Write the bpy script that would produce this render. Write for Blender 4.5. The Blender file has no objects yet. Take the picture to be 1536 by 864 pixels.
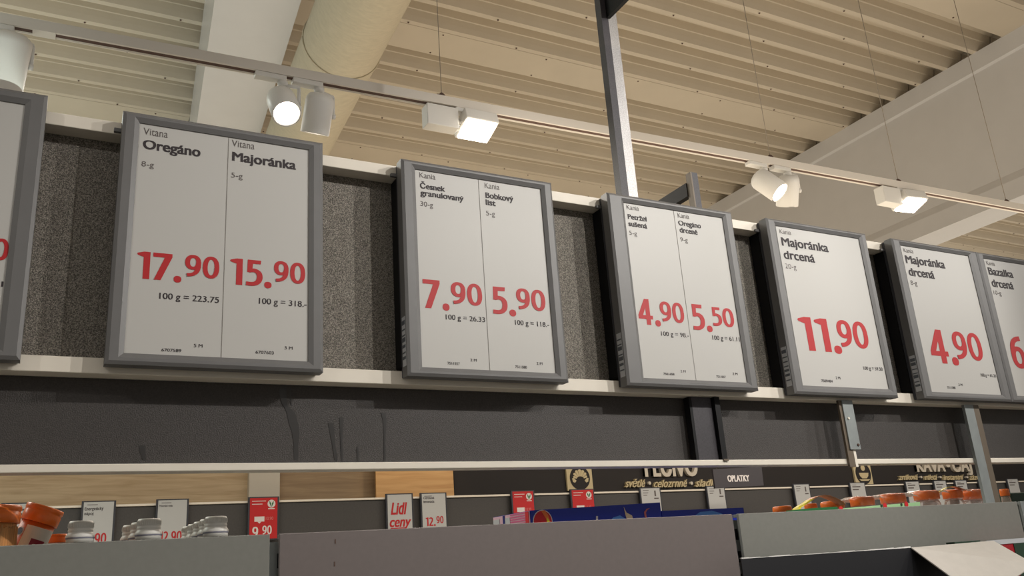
import bpy, bmesh, math, random
from mathutils import Vector, Matrix, Euler
random.seed(7)
SC = bpy.context.scene
COL = SC.collection

# ---------------------------------------------------------------- camera
F = 1316.0
EYE = Vector((0, 0, 1.6))
def _axes():
    X = Vector((3292-768, 675-432, F)).normalized()
    Z = Vector((477-768, -3670-432, F))
    Z = (Z - X*(X.dot(Z))).normalized()
    return X, Z.cross(X), Z
AX, AY, AZ = _axes()
cam = bpy.data.cameras.new('camera')
cam.sensor_width = 36.0
cam.lens = F*36/1536
cam.clip_start = 0.05
cam.clip_end = 200
camo = bpy.data.objects.new('camera', cam)
COL.objects.link(camo)
right = Vector((AX[0], AY[0], AZ[0])); up = -Vector((AX[1], AY[1], AZ[1])); back = -Vector((AX[2], AY[2], AZ[2]))
camo.matrix_world = Matrix(((right[0], up[0], back[0], EYE[0]), (right[1], up[1], back[1], EYE[1]), (right[2], up[2], back[2], EYE[2]), (0, 0, 0, 1)))
SC.camera = camo

def ray(u, v):
    d = Vector((u-768, v-432, F))
    return Vector((d.dot(AX), d.dot(AY), d.dot(AZ)))
def at(u, v, Y):
    """point of the real plane y = Y that the photograph shows at pixel (u, v)"""
    r = ray(u, v)
    return EYE + r*(Y/r.y)

# ---------------------------------------------------------------- world, exposure, large lights
W = bpy.data.worlds.new('world'); SC.world = W; W.use_nodes = True
bg = W.node_tree.nodes['Background']
bg.inputs[0].default_value = (1.0, 0.95, 0.88, 1); bg.inputs[1].default_value = 0.22
vs = SC.view_settings
vs.view_transform = 'Standard'; vs.look = 'None'; vs.exposure = 0.08; vs.gamma = 1.0; vs.use_curve_mapping = False

def light(kind, name, loc, energy, color, target=None, **kw):
    l = bpy.data.lights.new(name, kind); l.energy = energy; l.color = color
    for k, v in kw.items(): setattr(l, k, v)
    o = bpy.data.objects.new(name, l); COL.objects.link(o); o.location = loc
    if target is not None:
        o.rotation_euler = (Vector(target)-Vector(loc)).to_track_quat('-Z', 'Y').to_euler()
    return o
WARM = (1.0, 0.90, 0.79); NEUT = (1.0, 0.96, 0.90); COOL = (0.93, 1.0, 0.93)
# spot heads of the track over the near aisle, in front of the shelf
for x, e, tx, c, y in ((-1.4, 22, -0.6, NEUT, -0.1), (1.7, 64, 1.0, NEUT, -0.25), (2.6, 100, 1.55, NEUT, -0.25), (3.9, 46, 2.5, NEUT, -0.2), (5.2, 40, 3.4, NEUT, -0.2)):
    light('SPOT', 'aisle_spot', (x, y, 3.25), e, c, (tx, 1.62, 2.1), spot_size=math.radians(64), spot_blend=0.5, shadow_soft_size=0.022)
# ceiling luminaires over the aisles
light('AREA', 'aisle_luminaire', (3.0, 5.6, 3.9), 150, WARM, (3.0, 5.6, 0), shape='RECTANGLE', size=9.0, size_y=0.4)
light('AREA', 'aisle_luminaire', (10.5, 6.0, 3.9), 170, WARM, (10.5, 7.0, 0), shape='RECTANGLE', size=9.0, size_y=0.4)
light('AREA', 'aisle_luminaire', (-3.2, 4.6, 4.2), 120, COOL, (-3.2, 4.6, 0), shape='RECTANGLE', size=5.0, size_y=0.6)
light('AREA', 'aisle_luminaire', (2.5, -1.6, 4.0), 20, NEUT, (2.5, -1.0, 0), shape='RECTANGLE', size=8.0, size_y=0.4)

# added upward area lights, standing in for floor bounce on the roof deck
for x, y, sx, sy, e, c in ((3.9, 6.0, 5.6, 8.0, 62, (1, .83, .60)), (-3.6, 6.0, 7.0, 8.0, 110, (.90, 1.0, .90)), (10.4, 6.5, 6.4, 8.0, 90, (1, .88, .70)), (4.0, 1.2, 5.4, 3.0, 26, (1, .86, .68))):
    o = light('AREA', 'roof_bounce_fill', (x, y, 3.0), e, c, (x, y, 9), shape='RECTANGLE', size=sx, size_y=sy)

# ---------------------------------------------------------------- materials
def lin(c):
    return tuple(((x/255)/12.92 if x/255 <= .04045 else ((x/255+.055)/1.055)**2.4) for x in c) + (1,)
def mat(name, rgb, rough=0.6, metal=0.0, spec=0.5, noise=0.0, nscale=30.0, bump=0.0, bscale=200.0, emit=None, estr=0, stretch=None, coat=0.0):
    m = bpy.data.materials.new(name); m.use_nodes = True
    nt = m.node_tree; b = nt.nodes['Principled BSDF']
    b.inputs['Base Color'].default_value = lin(rgb)
    b.inputs['Roughness'].default_value = rough; b.inputs['Metallic'].default_value = metal
    b.inputs['Specular IOR Level'].default_value = spec
    b.inputs['Coat Weight'].default_value = coat
    tc = nt.nodes.new('ShaderNodeTexCoord'); mp = nt.nodes.new('ShaderNodeMapping')
    nt.links.new(tc.outputs['Object'], mp.inputs[0])
    if stretch: mp.inputs['Scale'].default_value = stretch
    if noise:
        n = nt.nodes.new('ShaderNodeTexNoise'); n.inputs['Scale'].default_value = nscale; n.inputs['Detail'].default_value = 4
        nt.links.new(mp.outputs[0], n.inputs['Vector'])
        r = nt.nodes.new('ShaderNodeValToRGB')
        c = lin(rgb)
        r.color_ramp.elements[0].position = 0.3; r.color_ramp.elements[1].position = 0.7
        r.color_ramp.elements[0].color = tuple(x*(1-noise) for x in c[:3]) + (1,)
        r.color_ramp.elements[1].color = tuple(min(1, x*(1+noise)) for x in c[:3]) + (1,)
        nt.links.new(n.outputs[0], r.inputs[0]); nt.links.new(r.outputs[0], b.inputs['Base Color'])
    if bump:
        n = nt.nodes.new('ShaderNodeTexNoise'); n.inputs['Scale'].default_value = bscale; n.inputs['Detail'].default_value = 3
        nt.links.new(mp.outputs[0], n.inputs['Vector'])
        bp = nt.nodes.new('ShaderNodeBump'); bp.inputs['Strength'].default_value = bump; bp.inputs['Distance'].default_value = 0.002
        nt.links.new(n.outputs[0], bp.inputs['Height']); nt.links.new(bp.outputs[0], b.inputs['Normal'])
    if emit:
        b.inputs['Emission Color'].default_value = lin(emit); b.inputs['Emission Strength'].default_value = estr
    return m
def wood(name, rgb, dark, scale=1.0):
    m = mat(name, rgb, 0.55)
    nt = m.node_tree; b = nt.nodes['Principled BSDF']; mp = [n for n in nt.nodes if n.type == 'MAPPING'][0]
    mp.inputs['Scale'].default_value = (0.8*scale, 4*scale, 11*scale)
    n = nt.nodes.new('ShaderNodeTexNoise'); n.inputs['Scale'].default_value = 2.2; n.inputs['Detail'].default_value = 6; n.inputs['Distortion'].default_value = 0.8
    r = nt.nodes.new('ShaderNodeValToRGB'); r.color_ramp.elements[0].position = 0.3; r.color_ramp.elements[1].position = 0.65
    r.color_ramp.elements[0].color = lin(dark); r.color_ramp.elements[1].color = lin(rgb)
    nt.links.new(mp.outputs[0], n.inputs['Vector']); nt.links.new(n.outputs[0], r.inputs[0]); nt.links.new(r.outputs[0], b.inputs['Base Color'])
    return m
def film(name, rgb, alpha):
    m = bpy.data.materials.new(name); m.use_nodes = True; nt = m.node_tree; nt.nodes.clear()
    o = nt.nodes.new('ShaderNodeOutputMaterial'); t = nt.nodes.new('ShaderNodeBsdfTransparent'); p = nt.nodes.new('ShaderNodeBsdfPrincipled')
    p.inputs['Base Color'].default_value = lin(rgb); p.inputs['Roughness'].default_value = 0.12
    fr = nt.nodes.new('ShaderNodeFresnel'); fr.inputs[0].default_value = 1.22
    ad = nt.nodes.new('ShaderNodeMath'); ad.operation = 'ADD'; ad.inputs[1].default_value = alpha; ad.use_clamp = True
    mx = nt.nodes.new('ShaderNodeMixShader')
    nt.links.new(fr.outputs[0], ad.inputs[0]); nt.links.new(ad.outputs[0], mx.inputs[0])
    nt.links.new(t.outputs[0], mx.inputs[1]); nt.links.new(p.outputs[0], mx.inputs[2]); nt.links.new(mx.outputs[0], o.inputs[0])
    return m

def board_mat():
    m = mat('speckled_laminate', (84, 80, 74), 0.38, metal=0.55, spec=1.0, bump=1.0, bscale=650)
    nt = m.node_tree; b = nt.nodes['Principled BSDF']; mp = [n for n in nt.nodes if n.type == 'MAPPING'][0]
    n = nt.nodes.new('ShaderNodeTexNoise'); n.inputs['Scale'].default_value = 520; n.inputs['Detail'].default_value = 2
    r = nt.nodes.new('ShaderNodeValToRGB')
    r.color_ramp.elements[0].position = 0.36; r.color_ramp.elements[0].color = lin((82, 78, 72))
    r.color_ramp.elements[1].position = 0.72; r.color_ramp.elements[1].color = lin((180, 172, 160))
    nt.links.new(mp.outputs[0], n.inputs['Vector']); nt.links.new(n.outputs[0], r.inputs[0]); nt.links.new(r.outputs[0], b.inputs['Base Color'])
    return m
M = dict(
    board=board_mat(),
    board_lo=mat('dark_laminate', (64, 60, 58), 0.5, spec=0.4, noise=0.22, nscale=420, bump=0.5, bscale=500),
    board_far=mat('far_dark_laminate', (70, 68, 67), 0.6, noise=0.1, nscale=60),
    strip=mat('cream_strip', (238, 230, 216), 0.5, noise=0.03, nscale=14),
    drip=mat('dried_drip', (52, 50, 49), 0.3, spec=0.6),
    frame=mat('grey_frame_plastic', (112, 111, 111), 0.45, noise=0.04, nscale=25),
    frame_side=mat('dark_frame_side', (52, 54, 62), 0.5),
    black=mat('black_plastic', (14, 14, 17), 0.6, spec=0.3),
    screen=mat('paper_white_display', (196, 194, 190), 0.42, spec=0.4),
    ink=mat('black_print', (48, 40, 44), 0.6), thin=mat('grey_print', (92, 84, 82), 0.6), red=mat('red_print', (186, 22, 30), 0.55),
    line=mat('divider_print', (130, 124, 118), 0.6),
    label=mat('white_label', (200, 202, 206), 0.6), labelg=mat('grey_bar_print', (96, 100, 108), 0.6),
    deck=mat('painted_deck', (206, 196, 180), 0.55, noise=0.03, nscale=3),
    beam=mat('painted_concrete', (214, 214, 217), 0.28, noise=0.02, nscale=5),
    duct=mat('fabric_duct', (204, 194, 172), 0.7, noise=0.06, nscale=22, bump=0.6, bscale=30, stretch=(1, 3, 1)),
    white=mat('white_lamp_metal', (226, 224, 220), 0.4), track=mat('white_track', (226, 220, 212), 0.45),
    slot=mat('dark_track_slot', (96, 74, 66), 0.8), wire=mat('steel_wire', (150, 140, 128), 0.5, metal=0.4),
    glow=mat('lamp_lens', (255, 250, 240), 0.4, emit=(255, 244, 226), estr=14), reflector=mat('reflector', (235, 225, 205), 0.15, metal=0.8),
    pole=mat('speckled_dark_metal', (60, 57, 62), 0.5, noise=0.2, nscale=300), pole_lit=mat('lit_speckled_metal', (176, 174, 174), 0.28, metal=0.35, spec=0.8, noise=0.25, nscale=300, bump=0.4, bscale=500),
    panel=mat('grey_panel', (128, 128, 122), 0.55, noise=0.03, nscale=90), panel_warm=mat('warm_grey_panel', (116, 107, 105), 0.5, noise=0.03, nscale=90),
    steel=mat('galvanised_steel', (150, 156, 156), 0.42, metal=0.35, noise=0.08, nscale=30), steel_dk=mat('brown_steel_side', (110, 98, 84), 0.5, metal=0.2),
    shelf=mat('shelf_grey', (120, 120, 118), 0.6), floor=mat('light_tiles', (186, 180, 170), 0.35, noise=0.04, nscale=2),
    wall=mat('plaster_wall', (216, 208, 194), 0.8),
    wood=wood('pale_oak', (214, 190, 154), (186, 158, 122)), wood_dk=wood('shaded_oak', (176, 150, 116), (150, 124, 94)), wood_lit=wood('lit_oak', (226, 182, 124), (206, 156, 100)),  # darker and golden oak carry shade and lamplight of the panels in their colour
    header=mat('dark_header', (44, 39, 37), 0.7), cream=mat('cream_plate', (226, 208, 164), 0.6), letter=mat('cream_letter', (232, 222, 204), 0.6),
    card=mat('far_display_paper', (190, 192, 192), 0.6), card_red=mat('red_card', (196, 26, 30), 0.6), card_white=mat('white_print', (228, 222, 220), 0.6), pinkp=mat('pink_print', (214, 120, 118), 0.6),
    orange=mat('orange_lid', (250, 124, 48), 0.3, noise=0.06, nscale=40), orange_dk=mat('orange_sleeve', (222, 104, 38), 0.45),
    pretzel=mat('pretzel_sticks', (206, 150, 92), 0.6, noise=0.3, nscale=40, stretch=(6, 6, 0.4)), salt=mat('salt_top', (216, 196, 160), 0.7, noise=0.15, nscale=150),
    maroon=mat('maroon_print', (140, 30, 52), 0.5), labelw=mat('white_sleeve', (224, 218, 208), 0.5), bluegrey=mat('blue_grey_print', (84, 96, 116), 0.5),
    cap=mat('white_cap', (224, 222, 216), 0.4), cap_line=mat('cap_grey_ring', (136, 136, 150), 0.5), bottle=mat('dark_blue_bottle', (24, 24, 52), 0.2),
    blue=mat('blue_card', (18, 44, 168), 0.35), blue_dk=mat('blue_card_dark', (16, 32, 120), 0.4), pink=mat('pink_card', (222, 104, 150), 0.5), rosy=mat('pale_pink_card', (232, 190, 206), 0.5),
    redp=mat('red_emblem', (220, 34, 44), 0.5), yellow=mat('yellow_strip', (238, 222, 60), 0.35), cream_p=mat('cream_swoosh', (238, 214, 180), 0.5), sky=mat('light_blue_glow_print', (90, 150, 230), 0.5),
    green=mat('green_card', (22, 110, 56), 0.5), mint=mat('mint_card', (176, 224, 168), 0.5), green_dk=mat('dark_green_card', (34, 62, 44), 0.5),
    clear=film('clear_shrink_film', (240, 236, 232), 0.0), jar=film('clear_jar_plastic', (220, 200, 190), 0.28), handle=mat('salmon_strip', (222, 150, 112), 0.35),
    black_card=mat('black_card', (14, 15, 22), 0.55), white_card=mat('white_card', (214, 208, 200), 0.75, noise=0.03, nscale=40), torn=mat('torn_white_edge', (236, 234, 230), 0.9),
    red_card2=mat('red_box_card', (170, 22, 36), 0.45), rust=mat('red_line', (150, 70, 56), 0.6),
)

# ---------------------------------------------------------------- mesh helpers
class MB:
    def __init__(s): s.bm = bmesh.new()
    def box(s, x0, x1, y0, y1, z0, z1, bev=0.0, mi=0):
        vs_ = [s.bm.verts.new(p) for p in ((x0, y0, z0), (x1, y0, z0), (x1, y1, z0), (x0, y1, z0), (x0, y0, z1), (x1, y0, z1), (x1, y1, z1), (x0, y1, z1))]
        fs = [s.bm.faces.new([vs_[i] for i in f]) for f in ((0, 3, 2, 1), (4, 5, 6, 7), (0, 1, 5, 4), (1, 2, 6, 5), (2, 3, 7, 6), (3, 0, 4, 7))]
        for f in fs: f.material_index = mi
        if bev:
            es = list({e for f in fs for e in f.edges})
            bmesh.ops.bevel(s.bm, geom=es, offset=bev, segments=2, affect='EDGES', profile=0.5, clamp_overlap=True)
        return s
    def prism(s, pts, off, mi=0):
        """closed outline pts extruded by the vector off"""
        a = [s.bm.verts.new(p) for p in pts]; b = [s.bm.verts.new(Vector(p)+Vector(off)) for p in pts]
        n = len(pts); fs = [s.bm.faces.new(a), s.bm.faces.new(b[::-1])]
        for i in range(n): fs.append(s.bm.faces.new((a[i], b[i], b[(i+1) % n], a[(i+1) % n])))
        for f in fs: f.material_index = mi
        return s
    def lathe(s, prof, axis_o=(0, 0, 0), d=(0, 0, 1), n=28, mi=0, cap=True):
        d = Vector(d).normalized(); q = d.to_track_quat('Z', 'Y'); o = Vector(axis_o); rings = []
        for r, h in prof:
            rings.append([s.bm.verts.new(o + q @ Vector((r*math.cos(2*math.pi*k/n), r*math.sin(2*math.pi*k/n), h))) for k in range(n)])
        for a, b in zip(rings, rings[1:]):
            for k in range(n):
                f = s.bm.faces.new((a[k], a[(k+1) % n], b[(k+1) % n], b[k])); f.material_index = mi; f.smooth = True
        if cap:
            s.bm.faces.new(rings[0][::-1]).material_index = mi; s.bm.faces.new(rings[-1]).material_index = mi
        return s
    def tube(s, pts, r, n=8, mi=0):
        pts = [Vector(p) for p in pts]; rings = []
        for i, p in enumerate(pts):
            d = (pts[min(i+1, len(pts)-1)] - pts[max(i-1, 0)]).normalized(); q = d.to_track_quat('Z', 'Y')
            rings.append([s.bm.verts.new(p + q @ Vector((r*math.cos(2*math.pi*k/n), r*math.sin(2*math.pi*k/n), 0))) for k in range(n)])
        for a, b in zip(rings, rings[1:]):
            for k in range(n):
                f = s.bm.faces.new((a[k], a[(k+1) % n], b[(k+1) % n], b[k])); f.smooth = True; f.material_index = mi
        s.bm.faces.new(rings[0][::-1]); s.bm.faces.new(rings[-1]); return s
    def add_mesh(s, me, mtx):
        n0 = len(s.bm.verts); s.bm.from_mesh(me); s.bm.verts.ensure_lookup_table()
        for v in s.bm.verts[n0:]: v.co = mtx @ v.co
        return s
    def build(s, name, mats, parent=None, loc=None, smooth=False, kind=None):
        bmesh.ops.recalc_face_normals(s.bm, faces=s.bm.faces)
        me = bpy.data.meshes.new(name); s.bm.to_mesh(me); s.bm.free()
        for m in (mats if isinstance(mats, (list, tuple)) else [mats]): me.materials.append(m)
        o = bpy.data.objects.new(name, me); COL.objects.link(o)
        if loc is not None: me.transform(Matrix.Translation(-Vector(loc))); o.location = loc
        if parent:
            o.parent = parent; o.location = o.location - world_of(parent)
        if kind: o['kind'] = kind
        return o
def world_of(o):
    p = Vector((0, 0, 0))
    while o: p += o.location; o = o.parent
    return p
def tag(o, label, cat, group=None, kind=None):
    o['label'] = label; o['category'] = cat
    if group: o['group'] = group
    if kind: o['kind'] = kind
    return o
def empty(name, loc, label, cat, group=None):
    o = bpy.data.objects.new(name, None); COL.objects.link(o); o.location = loc; o.empty_display_size = 0.05
    return tag(o, label, cat, group)
def bx(name, m, x0, x1, y0, y1, z0, z1, parent=None, bev=0.0, kind=None):
    return MB().box(x0, x1, y0, y1, z0, z1, bev).build(name, m, parent, kind=kind)
def copy_thing(o, parent=None, dloc=None):
    c = o.copy(); COL.objects.link(c); c.parent = parent
    for ch in [k for k in bpy.data.objects if k.parent == o]: copy_thing(ch, c)
    if dloc is not None: c.location = o.location + Vector(dloc)
    return c

_tc = {}
def glyphs(txt, bold, shear=0.0, ext=0.0):
    key = (txt, shear, ext); digits = not any(ch.isalpha() for ch in txt)
    if key not in _tc:
        c = bpy.data.curves.new('t', 'FONT'); c.body = txt; c.size = 1; c.resolution_u = 4; c.shear = shear; c.extrude = ext
        o = bpy.data.objects.new('t', c); COL.objects.link(o)
        dg = bpy.context.evaluated_depsgraph_get(); dg.update()
        me = bpy.data.meshes.new_from_object(o.evaluated_get(dg))
        bpy.data.objects.remove(o); bpy.data.curves.remove(c)
        XH, XT = .453, .515        # raise the small letters: the displays use a tall x-height
        for v in me.vertices:
            t = v.co.y
            if digits: pass
            elif 0 < t <= XH: v.co.y = t*XT/XH
            elif XH < t < .70: v.co.y = XT + (t-XH)*(.70-XT)/(.70-XH)
        xs = [v.co.x for v in me.vertices]
        _tc[key] = (me, min(xs), max(xs))
    return _tc[key]
CAP = 0.685
# heavy price figures, drawn on a unit-high cell: outlines and round strokes
def stroke(pts, tx=.088, ty=.072, closed=False):
    n = len(pts); L = []; R = []
    for i in range(n):
        p, q = (pts[(i-1) % n], pts[(i+1) % n]) if closed else (pts[max(i-1, 0)], pts[min(i+1, n-1)])
        d = Vector((q[0]-p[0], q[1]-p[1])).normalized(); nx, ny = -d.y, d.x
        L.append((pts[i][0]+nx*tx, pts[i][1]+ny*ty)); R.append((pts[i][0]-nx*tx, pts[i][1]-ny*ty))
    return [(L[i], L[(i+1) % n], R[(i+1) % n], R[i]) for i in range(n if closed else n-1)]
def ell(cx, cy, rx, ry, n=32, a0=0, a1=360, e=1.15):
    f = lambda c: math.copysign(abs(c)**(1/e), c)
    return [(cx+rx*f(math.cos(math.radians(a0+(a1-a0)*k/n))), cy+ry*f(math.sin(math.radians(a0+(a1-a0)*k/n)))) for k in range(n if a1-a0 == 360 else n+1)]
def smooth(p, it=3):
    for _ in range(it):
        q = [p[0]]
        for a, b in zip(p, p[1:]): q += [(a[0]*.75+b[0]*.25, a[1]*.75+b[1]*.25), (a[0]*.25+b[0]*.75, a[1]*.25+b[1]*.75)]
        p = q + [p[-1]]
    return p
_bowl9 = stroke(ell(.285, .665, .197, .268), closed=True); _tail9 = stroke(smooth([(.482, .70), (.482, .44), (.42, .22), (.27, .10), (.08, .072)]))
FIG = {
 '0': (.60, stroke(ell(.30, .50, .212, .435), closed=True)),
 '9': (.57, _bowl9 + _tail9), '6': (.57, [tuple((.57-x, 1-y) for x, y in f) for f in _bowl9+_tail9]),
 '1': (.40, [((.20, 1), (.385, 1), (.385, 0), (.195, 0), (.195, .82)), ((.20, 1), (.195, .80), (.03, .86), (0, .90), (.02, .94))]),
 '7': (.56, [((.0, 1), (.56, 1), (.56, .87), (.34, .845), (.0, .845)), ((.34, .85), (.56, .875), (.25, 0), (.05, 0))]),
 '5': (.52, [((.07, 1), (.48, 1), (.47, .855), (.07, .855)), ((.07, 1), (.235, 1), (.215, .54), (.06, .51))] + stroke(smooth([(.10, .57), (.28, .62), (.45, .50), (.44, .20), (.28, .07), (.03, .08)]))),
 '4': (.60, [((.30, 1), (.49, 1), (.49, 0), (.315, 0), (.315, .9)), ((0, .215), (.59, .215), (.59, .36), (0, .36)), ((.30, 1), (.42, .90), (.19, .36), (0, .36))]),
 '2': (.55, stroke(smooth([(.05, .86), (.22, .96), (.42, .88), (.43, .62), (.28, .38), (.07, .10)])) + [((.0, 0), (.54, 0), (.54, .15), (.0, .15))]),
 '.': (.23, [tuple(ell(.115, .085, .115, .125, 20))]),
}
def put_price(mb, txt, x0, x1, z0, cap, y):
    W_ = sum(FIG[c][0] for c in txt) + .065*(len(txt)-1); k = (x1-x0)/W_; x = 0
    for c in txt:
        w, fs = FIG[c]
        for fi, f in enumerate(fs):
            q = [Vector((x0+(x+p[0])*k, y-fi*1.2e-5, z0+p[1]*cap)) for p in f]
            u = [v for i, v in enumerate(q) if (v-q[i-1]).length > 1e-6]
            mb.bm.faces.new([mb.bm.verts.new(p) for p in u])
        x += w + .065
def put_text(mb, txt, x0, x1, z0, cap, y, bold=0.0, shear=0.0, ext=0.0):
    me, a, b = glyphs(txt, min(bold*.3, .008), shear, ext)
    b_ = bold
    sx = (x1-x0)/(b-a+2*b_); sz = cap/(CAP+b_)
    offs = [(0, 0)] if bold < .008 else [(-1, 0), (-.5, .5), (-.5, -.5), (0, .5), (0, -.5), (.5, .5), (.5, -.5), (1, 0)] if bold < .03 else [(i/2, j/2) for i in (-2, -1, 0, 1, 2) for j in (-1, 0, 1)]
    for n, (i, j) in enumerate(offs):
        mb.add_mesh(me, Matrix(((sx, 0, 0, x0-(a-b_)*sx+i*b_*sx), (0, 0, -1 if ext else 0, y-n*1.2e-5), (0, sz, 0, z0+(b_*.5+j*b_*.8)*sz), (0, 0, 0, 1))))
def text_px(mb, txt, u0, v0, u1, cap_px, y, bold=0.0, shear=0.0, ext=0.0):
    """text whose baseline starts at photo pixel (u0, v0), ends at column u1, on the plane y"""
    p = at(u0, v0, y); q = at(u0, v0-cap_px, y); r = at(u1, v0+0.13*(u1-u0) if y < 3 else v0, y)
    if bold < 0: put_price(mb, txt, p.x, r.x, p.z, q.z-p.z, y)
    else: put_text(mb, txt, p.x, r.x, p.z, q.z-p.z, y, bold, shear, ext)

# ---------------------------------------------------------------- the building
# trapezoidal roof deck: six troughs, then a flat sheet, every 2.02 m
H0 = 5.6
ceil = bx('ceiling', M['deck'], -9, 22, -4, 13.2, H0+0.16, H0+0.2, kind='structure')
def deck_profile(y0):
    pts = []
    for k in range(6):
        a = y0 + 0.2843*k
        pts += [(a, 0), (a+.012, .03), (a+.030, .075), (a+.040, .078), (a+.058, .15), (a+.085, .15), (a+.095, .142), (a+.135, .142), (a+.145, .15), (a+.180, .15), (a+.196, .088), (a+.206, .084), (a+.222, .04), (a+.239, 0), (a+.2843, 0)]
    return pts
def deck_sheet(y0, x0, x1):
    s = MB(); pts = deck_profile(y0)
    va = [s.bm.verts.new((x0, y, H0+z)) for y, z in pts]; vb = [s.bm.verts.new((x1, y, H0+z)) for y, z in pts]
    for i in range(len(pts)-1): s.bm.faces.new((va[i], vb[i], vb[i+1], va[i+1]))
    o = s.build('deck_sheet', M['deck'], ceil)
    md = o.modifiers.new('solid', 'SOLIDIFY'); md.thickness = 0.002; md.offset = 1
scr = MB()
for n in range(-3, 5):
    y0 = 3.625 + 2.02*n
    for x0, x1 in ((-9, 0.93), (0.94, 7.05), (7.06, 13.3), (13.31, 22)):
        deck_sheet(y0, x0, x1)
        bx('flat_sheet', M['deck'], x0, x1, y0+1.706, y0+2.02, H0-0.003, H0-0.0005, ceil)
    for k in range(6):
        for j in range(24):
            scr.lathe([(.008, 0), (.006, .004)], (-4+j*.93+(k % 3)*.31, y0+.2843*k+.262, H0-.004), (0, 0, -1), 6)
    for j in range(24):
        for dy in (.03, .29): scr.lathe([(.008, 0), (.006, .004)], (-4+j*.93, y0+1.706+dy, H0-.004), (0, 0, -1), 6)
scr.build('deck_screw', M['slot'], ceil, kind='stuff')

# right concrete I-beam; its near face begins at the deck x = 6.9
def beam_prof(name, prof, y0, y1, m, skew=0.0):
    s = MB(); s.prism([(x, y0, z) for x, z in prof], (skew, y1-y0, 0)); return s.build(name, m, kind='structure')
h = lambda v: 1.6+v
beam_prof('trim_1', [(6.90, h(4.0)), (6.90, h(3.84)), (6.925, h(3.825)), (6.925, h(2.84)), (6.90, h(2.77)), (6.90, h(2.615)), (7.26, h(2.615)), (7.26, h(2.77)), (7.19, h(2.86)), (7.19, h(3.80)), (7.26, h(3.84)), (7.26, h(4.0))], -1, 13, M['beam'])
# left beam, seen from below: pale side face and wide soffit
def left_beam():
    a0, a1 = ray(282, 0), ray(262, 175); b0, b1 = ray(322, 0), ray(296, 180); c0, c1 = ray(452, 0), ray(392, 195)
    hb, ht = 3.2, 4.0
    def pz(r, hh): return EYE + r*(hh/r.z)
    B0, B1, C0, C1 = pz(b0, hb), pz(b1, hb), pz(c0, hb), pz(c1, hb)
    def ext(p, q, y): t = (y-p.y)/(q.y-p.y); return p.lerp(q, t)
    out = []
    for y in (1.5, 12.5):
        b = ext(B0, B1, y); c = ext(C0, C1, y); out.append((b, c))
    s = MB(); vb = []
    for b, c in out:
        vb.append([s.bm.verts.new(p) for p in ((b.x, b.y, h(hb)), (c.x, c.y, h(hb)), (c.x, c.y, h(ht)), (b.x, b.y, h(ht)))])
    for i in range(4): s.bm.faces.new((vb[0][i], vb[0][(i+1) % 4], vb[1][(i+1) % 4], vb[1][i]))
    s.bm.faces.new(vb[0]); s.bm.faces.new(vb[1])
    s.build('trim_2', M['beam'], kind='structure')
left_beam()
# round fabric air duct beside the left beam
def duct():
    hh = 3.1
    r0, r1 = ray(610, 0), ray(505, 200)
    p0 = EYE + r0*(hh/r0.z); p1 = EYE + r1*(hh/r1.z)
    d = (p1-p0).normalized(); R = 0.235
    n = Vector((-1, 0, 0))
    a = p0 - d*0.95 + n*(R+0.0); b = p0 + d*9 + n*R
    L = (b-a).length
    root = empty('air_duct', a, 'long round cream fabric air duct under the corrugated ceiling', 'duct')
    s = MB(); prof = [(R, 0.0)]
    k = 0
    while k*0.03 < L:
        prof += [(R, k*0.03+.004), (R+0.0022, k*0.03+.015)]; k += 1
    s.lathe(prof + [(R, L+.02)], a, (b-a), 36)
    s.build('duct_sleeve', M['duct'], root)
    s = MB()
    for t in (1.5, 3.35, 5.15, 6.95):
        c = a + (b-a).normalized()*t
        q = (b-a).to_track_quat('Z', 'Y')
        pts = [c + q @ Vector(((R+.006)*math.cos(x*math.pi/18), (R+.006)*math.sin(x*math.pi/18), 0)) for x in range(37)]
        st = MB().tube(pts, .005, 6).build('strap', M['duct'], root)
        MB().tube([c+Vector((0, 0, R)), Vector((c.x, c.y, H0-.004))], .003, 6).build('hanger', M['wire'], root)
duct()
bx('floor', M['floor'], -9, 22, -6, 13, -0.05, 0, kind='structure')
bx('wall_back', M['wall'], -9, 22, 10.15, 10.25, 0, H0+.1, kind='structure')

# ---------------------------------------------------------------- track and its lamps
TY = lambda x: 2.53 - (x-0.6)*0.0245
ZT = 3.20
trk = empty('light_track', (0, TY(0), ZT), 'long white lighting track hung on wires below the ceiling', 'track')
def along(x0, x1, w0, w1, z0, z1, name, m, parent):
    s = MB(); pts = []
    for x in (x0, x1):
        y = TY(x); pts.append([s.bm.verts.new(p) for p in ((x, y+w0, z0), (x, y+w1, z0), (x, y+w1, z1), (x, y+w0, z1))])
    for i in range(4): s.bm.faces.new((pts[0][i], pts[0][(i+1) % 4], pts[1][(i+1) % 4], pts[1][i]))
    s.bm.faces.new(pts[0][::-1]); s.bm.faces.new(pts[1]); return s.build(name, m, parent)
along(-2.2, 8, -.018, -.013, ZT-.022, ZT+.012, 'track_side', M['track'], trk)
along(-2.2, 8, .013, .018, ZT-.022, ZT+.012, 'track_side', M['track'], trk)
along(-2.2, 8, -.013, .013, ZT-.004, ZT+.012, 'track_web', M['track'], trk)
along(-2.2, 8, -.0085, .0085, ZT-.0202, ZT-.0045, 'track_slot', M['slot'], trk)
along(-2.2, 8, -.013, -.0085, ZT-.021, ZT-.0045, 'track_lip', M['track'], trk)
along(-2.2, 8, .0085, .013, ZT-.021, ZT-.0045, 'track_lip', M['track'], trk)
for x0, x1 in ((-.12, -.06), (1.21, 1.27), (2.62, 2.67), (3.42, 3.48)):
    along(x0, x1, -.0185, .0185, ZT-.0235, ZT-.018, 'coupling_cover', M['track'], trk)
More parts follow.
